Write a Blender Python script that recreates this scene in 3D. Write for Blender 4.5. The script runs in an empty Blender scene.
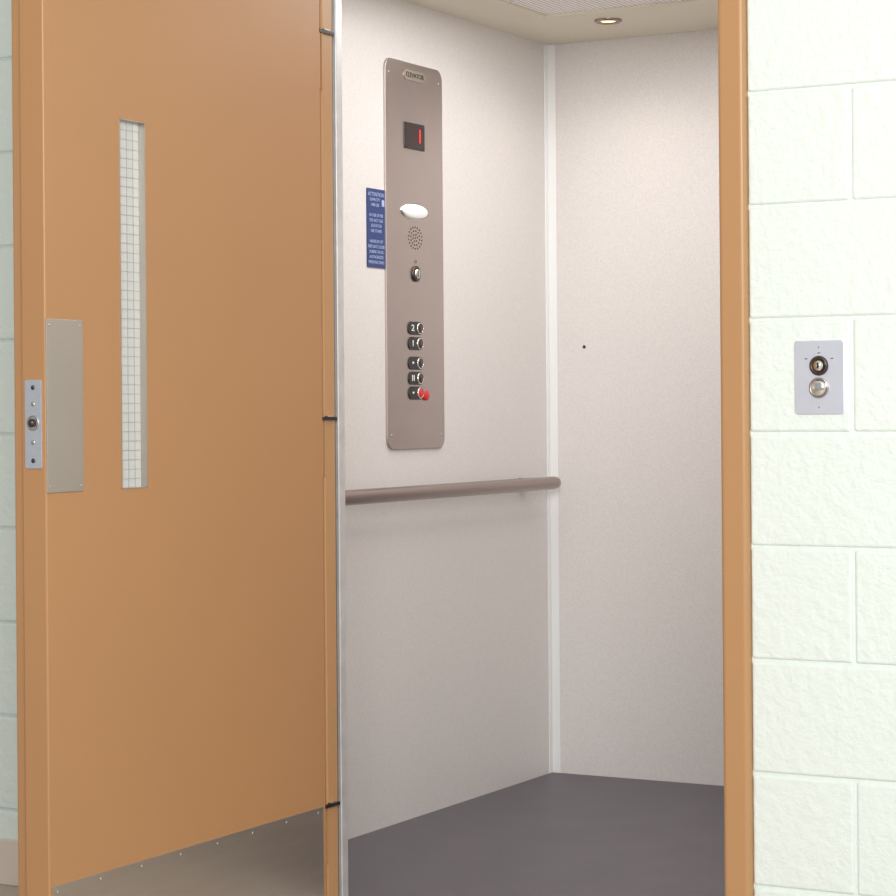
import bpy, bmesh, math, random
from mathutils import Vector, Matrix
random.seed(4)
sc=bpy.context.scene
try: sc.view_settings.view_transform='Standard'; sc.view_settings.look='None'
except Exception: pass

# ---------------------------------------------------------------- materials
def srgb(r,g,b):
    f=lambda c:(c/255/12.92) if c/255<=.04045 else ((c/255+.055)/1.055)**2.4
    return (f(r),f(g),f(b),1)
def mat(name,col,rough=.5,metal=0,noise=0,nscale=8,bump=0,bscale=60,bdist=.002,stretch=None,spec=.5,coat=0,emit=None,es=0,speck=0):
    m=bpy.data.materials.new(name); m.use_nodes=True
    nt=m.node_tree; N=nt.nodes; L=nt.links; b=N['Principled BSDF']
    b.inputs['Base Color'].default_value=col; b.inputs['Roughness'].default_value=rough
    b.inputs['Metallic'].default_value=metal; b.inputs['Specular IOR Level'].default_value=spec
    b.inputs['Coat Weight'].default_value=coat
    tc=N.new('ShaderNodeTexCoord'); src=tc.outputs['Object']
    mp=N.new('ShaderNodeMapping'); L.new(src,mp.inputs[0]); src=mp.outputs[0]
    if stretch: mp.inputs['Scale'].default_value=stretch
    nz=N.new('ShaderNodeTexNoise'); nz.inputs['Scale'].default_value=nscale; nz.inputs['Detail'].default_value=4
    L.new(src,nz.inputs['Vector'])
    mx=N.new('ShaderNodeMix'); mx.data_type='RGBA'
    k=1-noise
    mx.inputs[6].default_value=(col[0]*k,col[1]*k,col[2]*k,1); mx.inputs[7].default_value=col
    L.new(nz.outputs['Fac'],mx.inputs[0]); out=mx.outputs[2]
    if speck:
        s=N.new('ShaderNodeTexNoise'); s.inputs['Scale'].default_value=260; s.inputs['Detail'].default_value=1; L.new(src,s.inputs['Vector'])
        rp=N.new('ShaderNodeValToRGB'); rp.color_ramp.elements[0].position=.35; rp.color_ramp.elements[1].position=.6
        v=1-speck; rp.color_ramp.elements[0].color=(v,v,v,1); rp.color_ramp.elements[1].color=(1,1,1,1)
        L.new(s.outputs['Fac'],rp.inputs[0])
        m2=N.new('ShaderNodeMix'); m2.data_type='RGBA'; m2.blend_type='MULTIPLY'; m2.inputs[0].default_value=1
        L.new(out,m2.inputs[6]); L.new(rp.outputs[0],m2.inputs[7]); out=m2.outputs[2]
    L.new(out,b.inputs['Base Color'])
    if bump:
        n2=N.new('ShaderNodeTexNoise'); n2.inputs['Scale'].default_value=bscale; n2.inputs['Detail'].default_value=6
        L.new(src,n2.inputs['Vector'])
        bp=N.new('ShaderNodeBump'); bp.inputs['Strength'].default_value=bump; bp.inputs['Distance'].default_value=bdist
        L.new(n2.outputs['Fac'],bp.inputs['Height']); L.new(bp.outputs[0],b.inputs['Normal'])
    if emit:
        b.inputs['Emission Color'].default_value=emit; b.inputs['Emission Strength'].default_value=es
    return m
BLOCK=mat('painted_block',(.795,.87,.835,1),.5,noise=.03,nscale=5,bump=.55,bscale=60,bdist=.006)
MORT=mat('painted_mortar_shaded',(.70,.78,.75,1),.6,noise=.05,nscale=9,bump=.5,bscale=60,bdist=.004)  # same paint as the blocks, darkened to put shade into the joints
TAN=mat('door_paint',srgb(181,134,91),.40,noise=.07,nscale=3,bump=.06,bscale=120,bdist=.001)
TANF=mat('frame_paint',srgb(186,142,98),.36,noise=.05,nscale=4,bump=.06,bscale=90,bdist=.001)
LAM=mat('cab_laminate',srgb(221,216,213),.36,noise=.03,nscale=3,speck=.08)
TRIMW=mat('corner_trim_white',srgb(232,232,231),.22)
CEILB=mat('cab_ceiling_paint',srgb(226,219,200),.45,noise=.02)
RUB=mat('cab_floor_rubber',srgb(100,95,103),.46,noise=.3,nscale=7,bump=.25,bscale=150,bdist=.001,speck=.18)
STEEL=mat('brushed_steel',(.55,.475,.45,1),.32,1,noise=.18,nscale=4,bump=.05,bscale=60,bdist=.0004,stretch=(1,1,12))
STEELD=mat('kick_plate_steel',(.58,.52,.45,1),.42,1,noise=.15,nscale=5,bump=.05,bscale=40,bdist=.0005,stretch=(1,1,10))
LOCKP=mat('lock_plate_aluminium',(.60,.55,.50,1),.45,1,noise=.1,nscale=6)
FACE=mat('faceplate_metal',(.62,.64,.74,1),.35,.7,noise=.1,nscale=20)
RAILM=mat('handrail_steel',(.36,.29,.265,1),.27,1,noise=.1,nscale=5)
CHROME=mat('chrome',(.85,.84,.82,1),.15,1)
ALU=mat('strip_aluminium',(.84,.83,.83,1),.35,.55,noise=.3,nscale=30)
CALL=mat('call_plate_steel',(.76,.79,.90,1),.38,.6,noise=.08,nscale=30)
BLACK=mat('black_plastic',(.012,.011,.012,1),.3)
DARKM=mat('dark_metal',(.09,.07,.065,1),.35,.8)
DISP=mat('display_window',(.02,.006,.006,1),.15)
RED=mat('red_led',(.5,.02,.01,1),.4,emit=(1,.04,.02,1),es=.7)
REDP=mat('red_button',(.55,.015,.015,1),.35,emit=(1,.03,.02,1),es=.10)
WHITE=mat('white_plastic',(.88,.88,.86,1),.35)
BLUE=mat('placard_blue',srgb(34,56,112),.4)
PTXT=mat('placard_text',srgb(170,185,220),.5)
HFLOOR=mat('hall_floor_tile',srgb(196,182,170),.5,noise=.15,nscale=12)
BASEM=mat('baseboard_vinyl',srgb(224,210,198),.5,noise=.04)
LAMP=mat('lamp_lens',(1,.9,.7,1),.3,emit=(1,.72,.36,1),es=1.6)
WIRE=mat('glass_wire',(.42,.42,.40,1),.45,.2)
# wired (slightly obscured) glass
GL=bpy.data.materials.new('glass_pane'); GL.use_nodes=True
b=GL.node_tree.nodes['Principled BSDF']; b.inputs['Transmission Weight'].default_value=.25
b.inputs['Base Color'].default_value=(.76,.77,.76,1); b.inputs['Roughness'].default_value=.2; b.inputs['IOR'].default_value=1.4
# perforated ceiling panel
PERF=bpy.data.materials.new('perforated_panel'); PERF.use_nodes=True
nt=PERF.node_tree;N=nt.nodes;L=nt.links;b=N['Principled BSDF']
tc=N.new('ShaderNodeTexCoord'); mp=N.new('ShaderNodeMapping'); mp.inputs['Scale'].default_value=(70,70,70); L.new(tc.outputs['Object'],mp.inputs[0])
vo=N.new('ShaderNodeTexVoronoi'); vo.inputs['Scale'].default_value=1; vo.inputs['Randomness'].default_value=0; vo.voronoi_dimensions='2D'
L.new(mp.outputs[0],vo.inputs['Vector'])
rp=N.new('ShaderNodeValToRGB'); rp.color_ramp.elements[0].position=.24; rp.color_ramp.elements[1].position=.32
rp.color_ramp.elements[0].color=srgb(170,160,154); rp.color_ramp.elements[1].color=srgb(252,249,247)
L.new(vo.outputs['Distance'],rp.inputs[0]); L.new(rp.outputs[0],b.inputs['Base Color']); b.inputs['Roughness'].default_value=.5

# ---------------------------------------------------------------- helpers
COL=sc.collection
def finish(bm,name,m,parent=None,smooth=False,mw=None):
    bmesh.ops.recalc_face_normals(bm,faces=bm.faces)
    me=bpy.data.meshes.new(name); bm.to_mesh(me); bm.free()
    if smooth:
        for p in me.polygons: p.use_smooth=True
    me.materials.append(m)
    o=bpy.data.objects.new(name,me); COL.objects.link(o)
    if parent: o.parent=parent
    if mw is not None: o.matrix_local=mw
    return o
def addbox(bm,a,b,bev=0,seg=2):
    r=bmesh.ops.create_cube(bm,size=1)
    vs=r['verts']
    for v in vs:
        v.co=Vector(((a[i]+b[i])/2+v.co[i]*(b[i]-a[i]) for i in range(3)))
    if bev:
        es=list({e for v in vs for e in v.link_edges})
        bmesh.ops.bevel(bm,geom=es,offset=bev,segments=seg,affect='EDGES',profile=.5)
def box(name,a,b,m,parent=None,bev=0,seg=2):
    bm=bmesh.new(); addbox(bm,a,b,bev,seg); return finish(bm,name,m,parent)
def empty(name,mw=None):
    o=bpy.data.objects.new(name,None); o.empty_display_size=.1; COL.objects.link(o)
    if mw is not None: o.matrix_world=mw
    return o
def rrect(bm,w,h,r,z0,z1,cx=0,cy=0,seg=6,bev=0):
    pts=[]
    for sx,sy,a0 in ((1,1,0),(-1,1,90),(-1,-1,180),(1,-1,270)):
        for i in range(seg+1):
            a=math.radians(a0+90*i/seg)
            pts.append((cx+sx*(w/2-r)+r*math.cos(a),cy+sy*(h/2-r)+r*math.sin(a)))
    lo=[bm.verts.new((x,y,z0)) for x,y in pts]
    f=bm.faces.new(lo); ex=bmesh.ops.extrude_face_region(bm,geom=[f])
    nv=[g for g in ex['geom'] if isinstance(g,bmesh.types.BMVert)]
    for v in nv: v.co.z=z1
    if bev:
        nf=[g for g in ex['geom'] if isinstance(g,bmesh.types.BMFace)][0]
        bmesh.ops.bevel(bm,geom=list(nf.edges),offset=bev,segments=2,affect='EDGES',profile=.5)
def plate(name,w,h,r,z0,z1,m,parent,cx=0,cy=0,bev=0,seg=6):
    bm=bmesh.new(); rrect(bm,w,h,r,z0,z1,cx,cy,seg,bev); return finish(bm,name,m,parent)
def lathe(name,prof,m,parent,cx=0,cy=0,sx=1,sy=1,n=32):
    """prof list of (radius,z) revolved about local z"""
    bm=bmesh.new(); rings=[]
    for r,z in prof:
        if r<1e-6: rings.append([bm.verts.new((cx,cy,z))])
        else: rings.append([bm.verts.new((cx+sx*r*math.cos(2*math.pi*i/n),cy+sy*r*math.sin(2*math.pi*i/n),z)) for i in range(n)])
    for A,B in zip(rings,rings[1:]):
        for i in range(n):
            a=[A[i%len(A)],A[(i+1)%len(A)],B[(i+1)%len(B)],B[i%len(B)]]
            u=[]
            for v in a:
                if v not in u: u.append(v)
            if len(u)>2:
                try: bm.faces.new(u)
                except ValueError: pass
    return finish(bm,name,m,parent,smooth=True)
def text(name,s,size,m,parent,cx,cy,z,ext=.0003,sx=1):
    c=bpy.data.curves.new(name,'FONT'); c.body=s; c.size=size; c.align_x='CENTER'; c.align_y='CENTER'; c.extrude=ext
    c.materials.append(m); o=bpy.data.objects.new(name,c); COL.objects.link(o); o.parent=parent; o.location=(cx,cy,z); o.scale=(sx,1,1)
    return o
MX=lambda x,y,z: Matrix(((0,0,1,x),(1,0,0,y),(0,1,0,z),(0,0,0,1)))   # face +X : local x->+Y, y->+Z
MY=lambda x,y,z: Matrix(((1,0,0,x),(0,0,-1,y),(0,1,0,z),(0,0,0,1)))  # face -Y : local x->+X, y->+Z
def screw(parent,cx,cy,z,m,r=.0035,k=[0]):
    k[0]+=1
    lathe('screw_%d'%k[0],[(r,z),(r*.9,z+.001),(0,z+.0013)],m,parent,cx,cy,n=12)

# ---------------------------------------------------------------- block walls of the hall
WY=3.775; P=.2032; Z0=.974-5*P
def blocks(bm,x0,x1,z0,z1):
    """painted blocks of 0.406 x 0.203 with shallow tooled joints, front face at y=WY"""
    g=.0024
    row=math.floor((z0-Z0)/P)
    while Z0+row*P<z1:
        a=max(z0,Z0+row*P); c=min(z1,Z0+(row+1)*P)
        ph=-1.275 if row%2==1 else -1.275+.2032
        k=math.floor((x0-ph)/.4064)
        while ph+k*.4064<x1:
            l=max(x0,ph+k*.4064); r=min(x1,ph+(k+1)*.4064)
            if r-l>.014 and c-a>.014:
                j=random.uniform(-.0006,.0006)
                addbox(bm,(l+g*(l>x0),WY+j,a+g*(a>z0)),(r-g*(r<x1),WY+.05,c-g*(c<z1)),.0055,4)
            k+=1
        row+=1
bm=bmesh.new()
R3=((-1.466,2.2,0,2.75),(-5.0,-2.41,0,2.75),(-2.41,-1.466,2.16,2.75))
for a in R3: blocks(bm,*a)
for f in bm.faces: f.material_index=0
for x0,x1,z0,z1 in R3:
    nf=len(bm.faces); addbox(bm,(x0,WY+.0042,z0),(x1,WY+.12,z1)); bm.faces.ensure_lookup_table()
    for f in bm.faces[nf:]: f.material_index=1
wf=finish(bm,'wall_front',BLOCK); wf.data.materials.append(MORT)
box('wall_right',(2.2,-3,0),(2.3,WY+.12,2.75),BLOCK)
box('wall_left',(-5.1,-3,0),(-5.0,WY+.12,2.75),BLOCK)
box('floor',(-5.1,-3,-.1),(2.3,WY+.075,0),HFLOOR)
box('ceiling',(-5.1,.9,2.75),(2.3,WY+.12,2.85),WHITE)
bb=bmesh.new(); addbox(bb,(-5.0,WY-.008,0),(-2.425,WY,.10),.003); finish(bb,'baseboard_left',BASEM)

# ---------------------------------------------------------------- door frame (hollow metal)
fr=empty('trim_door_frame')
box('jamb_right',(-1.517,3.758,0),(-1.466,3.90,2.16),TANF,fr,.009,5)
box('jamb_right_stop',(-1.533,3.81,0),(-1.516,3.86,2.10),TANF,fr,.003)
box('jamb_left',(-2.41,3.752,0),(-2.350,3.793,2.16),TANF,fr,.004,3)
box('jamb_left_gap',(-2.41,3.793,0),(-2.356,3.802,2.16),BLACK,fr)
box('jamb_left_return',(-2.43,3.802,0),(-2.405,3.895,2.16),TANF,fr)
box('jamb_left_metal_strip',(-2.41,3.803,0),(-2.3485,3.827,2.14),ALU,fr,.002)
box('head',(-2.41,3.752,2.10),(-1.466,3.90,2.16),TANF,fr,.004,3)
# threshold
sill=empty('door_threshold')
box('sill_plate',(-2.40,3.80,-.02),(-1.533,3.90,.004),ALU,sill,.002)
for i in range(5): box('sill_rib_%d'%i,(-2.34,3.829+i*.0145,.004),(-1.55,3.834+i*.0145,.007),ALU,sill,.001)

# ---------------------------------------------------------------- swing door, open 90 degrees
DX=-2.345; T=.050; YF=2.886; YH=3.738; ZB=.012; ZT=2.09
wy0,wy1,wz0,wz1=3.088,3.161,.889,1.525
door=empty('door_1')
def leaf():
    bm=bmesh.new()
    xs=(DX-T,DX)
    O=[(YF,ZB),(YH,ZB),(YH,ZT),(YF,ZT)]; I=[(wy0,wz0),(wy1,wz0),(wy1,wz1),(wy0,wz1)]
    V={}
    for s,x in enumerate(xs):
        for i in range(4):
            V[s,'o',i]=bm.verts.new((x,)+O[i]); V[s,'i',i]=bm.verts.new((x,)+I[i])
    for i in range(4):
        j=(i+1)%4
        for s in (0,1): bm.faces.new((V[s,'o',i],V[s,'o',j],V[s,'i',j],V[s,'i',i]))
        bm.faces.new((V[0,'o',i],V[0,'o',j],V[1,'o',j],V[1,'o',i]))
        bm.faces.new((V[0,'i',i],V[0,'i',j],V[1,'i',j],V[1,'i',i]))
    bmesh.ops.recalc_face_normals(bm,faces=bm.faces)
    es=[e for e in bm.edges if all(any(v is V[s,'o',i] for s in (0,1) for i in range(4)) for v in e.verts)]
    bmesh.ops.bevel(bm,geom=es,offset=.003,segments=3,affect='EDGES',profile=.5)
    return finish(bm,'leaf',TAN,door)
leaf()
box('back_edge_lip',(DX-T-.030,YF+.014,ZB),(DX-T,YF+.05,ZT),TAN,door,.006,3)
# window: glass, wires, thin metal bead
GX=DX-.0125
box('window_glass',(GX-.006,wy0,wz0),(GX,wy1,wz1),GL,door)
bm=bmesh.new()
n=int((wz1-wz0)/.0165)
for i in range(1,n+1):
    z=wz0+i*(wz1-wz0)/(n+1); addbox(bm,(GX-.0002,wy0,z-.0006),(GX+.0006,wy1,z+.0006))
for i in range(1,4):
    y=wy0+i*(wy1-wy0)/4; addbox(bm,(GX-.0002,y-.0006,wz0),(GX+.0006,y+.0006,wz1))
finish(bm,'window_wires',WIRE,door)
bm=bmesh.new()
addbox(bm,(DX-.012,wy1-.0012,wz0),(DX+.001,wy1,wz1))
addbox(bm,(DX-.012,wy0,wz0),(DX+.001,wy0+.0012,wz1))
addbox(bm,(DX-.012,wy0,wz0),(DX+.001,wy1,wz0+.0012)); addbox(bm,(DX-.012,wy0,wz1-.0012),(DX+.001,wy1,wz1))
finish(bm,'window_bead',LOCKP,door)
box('kick_plate',(DX,YF+.006,.016),(DX+.0015,YH-.012,.243),STEELD,door,.0005)
bm=bmesh.new()
for i in range(8):
    y=YF+.02+i*(YH-YF-.05)/7
    for z in (.233,.028):
        r=bmesh.ops.create_uvsphere(bm,u_segments=10,v_segments=6,radius=.0028)
        for v in r['verts']: v.co=Vector((DX+.0015+v.co.x*.4,y+v.co.y,z+v.co.z))
finish(bm,'kick_plate_screws',LOCKP,door,True)
def sub(parent,name,M):
    o=bpy.data.objects.new(name,None); o.empty_display_size=.05; COL.objects.link(o); o.parent=parent; o.matrix_local=M; return o
lp=sub(door,'lock_guard',MX(DX,2.9345,1.032))
plate('lock_guard_plate',.095,.286,.002,0,.0022,LOCKP,lp,bev=.0006)
for cx in (-.040,.040):
    for cy in (-.133,.133): screw(lp,cx,cy,.0022,STEELD,.0022)
fp=sub(door,'lock_faceplate',MY(DX-.0245,YF,1.002))
plate('faceplate',.034,.146,.003,0,.0025,FACE,fp,bev=.0006)
lathe('latch_bore',[(.0125,.0025),(.0125,.004),(.010,.004),(.009,.0015),(0,.0015)],LOCKP,fp,0,.002)
lathe('latch_tip',[(.007,.001),(.007,.008),(.004,.011),(0,.012)],DARKM,fp,.0,.002)
for cy in (-.06,.06): screw(fp,0,cy,.0025,DARKM,.004)
for cy in (-.03,.033): screw(fp,0,cy,.0025,STEELD,.004)
# hinges
for i,z in enumerate((1.770,1.005,.240)):
    h=sub(door,'hinge_%d'%(i+1),Matrix.Identity(4))
    box('hinge_leaf_door_%d'%i,(DX-.046,YH,z-.114),(DX-.002,YH+.003,z),TANF,h)
    box('hinge_leaf_frame_%d'%i,(DX-.046,YH+.010,z-.114),(DX-.002,YH+.014,z),TANF,h)
    bm=bmesh.new()
    r=bmesh.ops.create_cone(bm,segments=16,radius1=.007,radius2=.007,depth=.118,cap_ends=True)
    for v in r['verts']: v.co=Vector((DX-T-.004+v.co.x,YH+.007+v.co.y,z-.057+v.co.z))
    finish(bm,'hinge_knuckle_%d'%i,DARKM,h,True)
    box('hinge_slot_%d'%i,(DX-.03,YH-.002,z-.003),(DX+.0008,3.79,z+.003),BLACK,h)
    box('hinge_pin_end_%d'%i,(DX-.03,YH+.016,z+.0035),(DX+.001,3.775,z+.0055),CHROME,h)

# ---------------------------------------------------------------- elevator cab
CX0,CX1,CY0,CY1,CH=-2.787,-1.40,3.90,5.64,2.042
box('wall_cab_left',(CX0-.04,CY0,0),(CX0,CY1+.04,2.2),LAM)
box('wall_cab_back',(CX0,CY1,0),(CX1,CY1+.04,2.2),LAM)
box('wall_cab_right',(CX1,CY0,0),(CX1+.04,CY1+.04,2.2),LAM)
box('wall_cab_front_left',(CX0,CY0,0),(-2.42,CY0+.03,2.2),LAM)
box('wall_cab_front_right',(-1.50,CY0,0),(CX1,CY0+.03,2.2),LAM)
box('floor_cab',(CX0,CY0,-.08),(CX1,CY1,0),RUB)
# corner trims
ct=empty('trim_corner_back_left')
box('corner_cover_back',(CX0,CY1-.003,0),(CX0+.026,CY1,CH),TRIMW,ct,.001)
box('corner_cover_left',(CX0,CY1-.022,0),(CX0+.003,CY1-.003,CH),TRIMW,ct,.001)
box('trim_corner_back_right',(CX1-.032,CY1-.004,0),(CX1,CY1,CH),TRIMW,None,.001)
# ceiling: border frame with raised perforated panel
PX0,PX1,PY0,PY1=-2.586,-1.60,4.15,5.23
bm=bmesh.new()
addbox(bm,(CX0,CY0,CH),(PX0,CY1,CH+.03)); addbox(bm,(PX1,CY0,CH),(CX1,CY1,CH+.03))
addbox(bm,(PX0,CY0,CH),(PX1,PY0,CH+.03)); addbox(bm,(PX0,PY1,CH),(PX1,CY1,CH+.03))
finish(bm,'ceiling_cab',CEILB)
box('ceiling_cab_perforated_panel',(PX0,PY0,CH+.006),(PX1,PY1,CH+.028),PERF)
for i,(x,y) in enumerate(((-2.467,5.357),(-1.72,5.357),(-2.467,4.03),(-1.72,4.03))):
    dl=empty('ceiling_downlight' if i==0 else 'ceiling_downlight.%03d'%i,Matrix(((1,0,0,x),(0,-1,0,y),(0,0,-1,CH),(0,0,0,1))))
    lathe('trim_ring',[(.036,0),(.036,.004),(.031,.007),(.024,.005),(.022,.001)],RAILM,dl)
    lathe('lens',[(.023,.001),(.018,.004),(0,.005)],LAMP,dl)
    ld=bpy.data.lights.new('downlight_spot','SPOT'); ld.energy=3.2; ld.spot_size=math.radians(150); ld.spot_blend=1; ld.shadow_soft_size=.05; ld.color=(1,.94,.87)
    lo=bpy.data.objects.new('downlight_spot',ld); COL.objects.link(lo); lo.location=(x,y,CH-.03); 
    lo.parent=dl; lo.matrix_parent_inverse=dl.matrix_world.inverted()
ad=bpy.data.lights.new('cab_fill_light','AREA'); ad.shape='RECTANGLE'; ad.size=.9; ad.size_y=1.0; ad.energy=13; ad.color=(1,.985,.97)  # soft fill lamp added under the panel to brighten the cab, no fixture
ao=bpy.data.objects.new('cab_fill_light',ad); COL.objects.link(ao); ao.location=(-2.09,4.69,CH-.005)

# handrail
hr=empty('handrail'); RX=-2.727; RZ=.817
bm=bmesh.new()
yy=[4.02,4.025,4.035]+[4.05,5.535,5.553,5.562,5.565]; rr=[.008,.014,.0175,.018,.018,.016,.011,.004]
rings=[[bm.verts.new((RX+r*math.cos(2*math.pi*i/28),y,RZ+r*math.sin(2*math.pi*i/28))) for i in range(28)] for y,r in zip(yy,rr)]
for A,B in zip(rings,rings[1:]):
    for i in range(28): bm.faces.new((A[i],A[(i+1)%28],B[(i+1)%28],B[i]))
bm.faces.new(rings[0]); bm.faces.new(rings[-1])
finish(bm,'rail_tube',RAILM,hr,True)
for i,y in enumerate((4.25,5.45)):
    s=sub(hr,'bracket_%d'%i,MX(CX0,y,RZ))
    lathe('bracket_rose_%d'%i,[(.016,0),(.016,.004),(.010,.008),(.008,.012),(.008,.050)],RAILM,s,0,0,n=20)

# ---------------------------------------------------------------- car operating panel
Wc,Hc=.288,.966; cy0=(4.732+5.020)/2; cz0=(.923+1.889)/2
cop=empty('elevator_control_panel',MX(CX0,cy0,cz0))
plate('panel_plate',Wc,Hc,.028,0,.006,STEEL,cop,bev=.0015,seg=8)
L_=lambda y,z:(y-cy0,z-cz0)
zt=.006
x,y=L_(4.876,1.858); plate('name_badge',.110,.026,.012,zt,zt+.002,STEELD,cop,x,y); text('badge_text','ELEVATOR',.017,BLACK,cop,x,y,zt+.0023,sx=1.1)
x,y=L_(4.872,1.706); plate('display_bezel',.100,.066,.003,zt,zt+.003,BLACK,cop,x,y,bev=.0008); plate('display_screen',.088,.056,.001,zt+.003,zt+.0035,DISP,cop,x,y)
text('display_digit','1',.050,RED,cop,x+.024,y,zt+.0038,sx=1.2)
x,y=L_(4.872,1.518); lathe('oval_lens',[(.033,zt),(.033,zt+.003),(.028,zt+.006),(0,zt+.008)],WHITE,cop,x,y,sx=1.95,sy=.56)
lathe('oval_bezel',[(.036,zt),(.036,zt+.002),(.033,zt+.003)],CHROME,cop,x,y,sx=1.93,sy=.58)
x,y=L_(4.8745,1.452); bm=bmesh.new()
for rad,nn in ((0,1),(.009,6),(.018,12),(.027,18)):
    for i in range(nn):
        a=2*math.pi*i/nn+rad*20; px=x+rad*1.25*math.cos(a); py=y+rad*math.sin(a)
        r=bmesh.ops.create_cone(bm,segments=10,radius1=.0022,radius2=.0022,depth=.0008,cap_ends=True)
        for v in r['verts']: v.co+=Vector((px,py,zt+.0004))
finish(bm,'speaker_holes',DARKM,cop)
x,y=L_(4.8750,1.362); lathe('key_switch_ring',[(.020,zt),(.020,zt+.004),(.014,zt+.006),(.013,zt+.004),(0,zt+.004)],DARKM,cop,x,y)
lathe('key_switch_core',[(.012,zt+.004),(.012,zt+.007),(0,zt+.0075)],CHROME,cop,x,y); plate('key_slot',.003,.014,.001,zt+.0075,zt+.008,BLACK,cop,x,y)
text('key_label','O',.012,DARKM,cop,x+.001,y+.03,zt+.0003)
for i,(z,s) in enumerate(((1.2255,'2'),(1.187,'1'),(1.138,'•'),(1.100,'II'),(1.063,'•'))):
    x,y=L_(4.870,z)
    plate('button_backplate_%d'%i,.074,.033,.0155,zt,zt+.0025,BLACK,cop,x,y,bev=.0008)
    lathe('button_ring_%d'%i,[(.0145,zt+.002),(.0145,zt+.004),(.0125,zt+.005),(.0125,zt+.004)],CHROME,cop,x+.020,y)
    lathe('button_cap_%d'%i,[(.0122,zt+.003),(.0118,zt+.0045),(0,zt+.0055)],REDP if i==4 else DARKM,cop,x+.020,y)
    text('button_mark_%d'%i,s,.022,WHITE,cop,x-.015,y,zt+.0028,sx=1.5)
x,y=L_(4.909,1.060); lathe('alarm_knob',[(.011,zt),(.013,zt+.004),(.012,zt+.006),(0,zt+.007)],REDP,cop,x+.010,y-.003)
for sx in (-1,1):
    for sy in (-1,1): screw(cop,sx*(Wc/2-.018),sy*(Hc/2-.035),zt,LOCKP,.003)

# placard
pc=empty('capacity_placard',MX(CX0,4.690,1.464))
plate('placard_plate',.086,.192,.002,0,.0025,BLUE,pc)
lines=['ATTENTION','CAPACITY','1400 LBS','','IN CASE OF FIRE','DO NOT USE','ELEVATOR','USE STAIRS','','HANDICAP LIFT','KEEP GATE CLOSED','DURING TRAVEL','AUTHORIZED','PERSONS ONLY']
for i,l in enumerate(lines):
    if l: text('placard_line_%d'%i,l,.0105 if i else .0135,PTXT,pc,-.006 if 0<i<4 else 0,.082-i*.0127,.0027,.0001,.85 if len(l)>12 else 1)
plate('placard_symbol',.012,.016,.003,.0025,.0028,PTXT,pc,.033,.063)

# small bolt head on the back wall
bh=empty('wall_bolt',MY(-2.678,CY1,1.193)); lathe('bolt_head',[(.0045,0),(.0045,.002),(0,.003)],BLACK,bh,n=14)

# ---------------------------------------------------------------- call station on block wall
cs=empty('elevator_call_station',MY(-1.3335,WY-.001,1.0725))
plate('call_plate',.092,.130,.006,-.003,.003,CALL,cs,bev=.001)
lathe('key_cylinder',[(.0175,.003),(.0175,.005),(.0155,.008),(.012,.008),(.0115,.006),(0,.006)],DARKM,cs,.0,.0205)
lathe('key_core',[(.009,.006),(.009,.009),(0,.0095)],CHROME,cs,0,.0205); plate('keyhole',.003,.010,.001,.0095,.0102,BLACK,cs,0,.0205)
lathe('call_button_ring',[(.018,.003),(.018,.006),(.0145,.007),(.0145,.005)],STEEL,cs,0,-.0185)
lathe('call_button_cap',[(.014,.004),(.0135,.009),(.010,.011),(0,.0115)],CHROME,cs,0,-.0185)
for cy in (-.053,.053): screw(cs,0,cy,.003,STEEL,.0018)
for cy,cx in ((.043,0),(.033,.024),(.033,-.024)): plate('call_mark',.005,.0016,.0007,.003,.0034,DARKM,cs,cx,cy)

# ---------------------------------------------------------------- lights
def area(name,loc,tgt,size,e,col=(1,1,1)):
    l=bpy.data.lights.new(name,'AREA'); l.size=size; l.energy=e; l.color=col
    o=bpy.data.objects.new(name,l); COL.objects.link(o); o.location=loc
    o.rotation_euler=(Vector(tgt)-Vector(loc)).to_track_quat('-Z','Y').to_euler(); return o
area('hall_key_light',(.2,-.2,2.1),(-1.5,3.9,1.0),1.2,142,(1,1,.99))
w=bpy.data.worlds.new('world'); sc.world=w; w.use_nodes=True
w.node_tree.nodes['Background'].inputs[0].default_value=(1,.985,.98,1); w.node_tree.nodes['Background'].inputs[1].default_value=.40

# ---------------------------------------------------------------- camera
th=math.radians(28.9); rl=math.radians(.45)
d=Vector((-math.sin(th),math.cos(th),0)); r0=Vector((math.cos(th),math.sin(th),0)); u0=Vector((0,0,1))
u=u0*math.cos(rl)+r0*math.sin(rl); r=r0*math.cos(rl)-u0*math.sin(rl)
cd=bpy.data.cameras.new('camera'); cam=bpy.data.objects.new('camera',cd); COL.objects.link(cam)
cd.sensor_width=36; cd.lens=36*2237/896; cd.shift_y=-38/896; cd.clip_start=.05
cam.matrix_world=Matrix(((r.x,u.x,-d.x,0),(r.y,u.y,-d.y,0),(r.z,u.z,-d.z,1.02),(0,0,0,1)))
sc.camera=cam
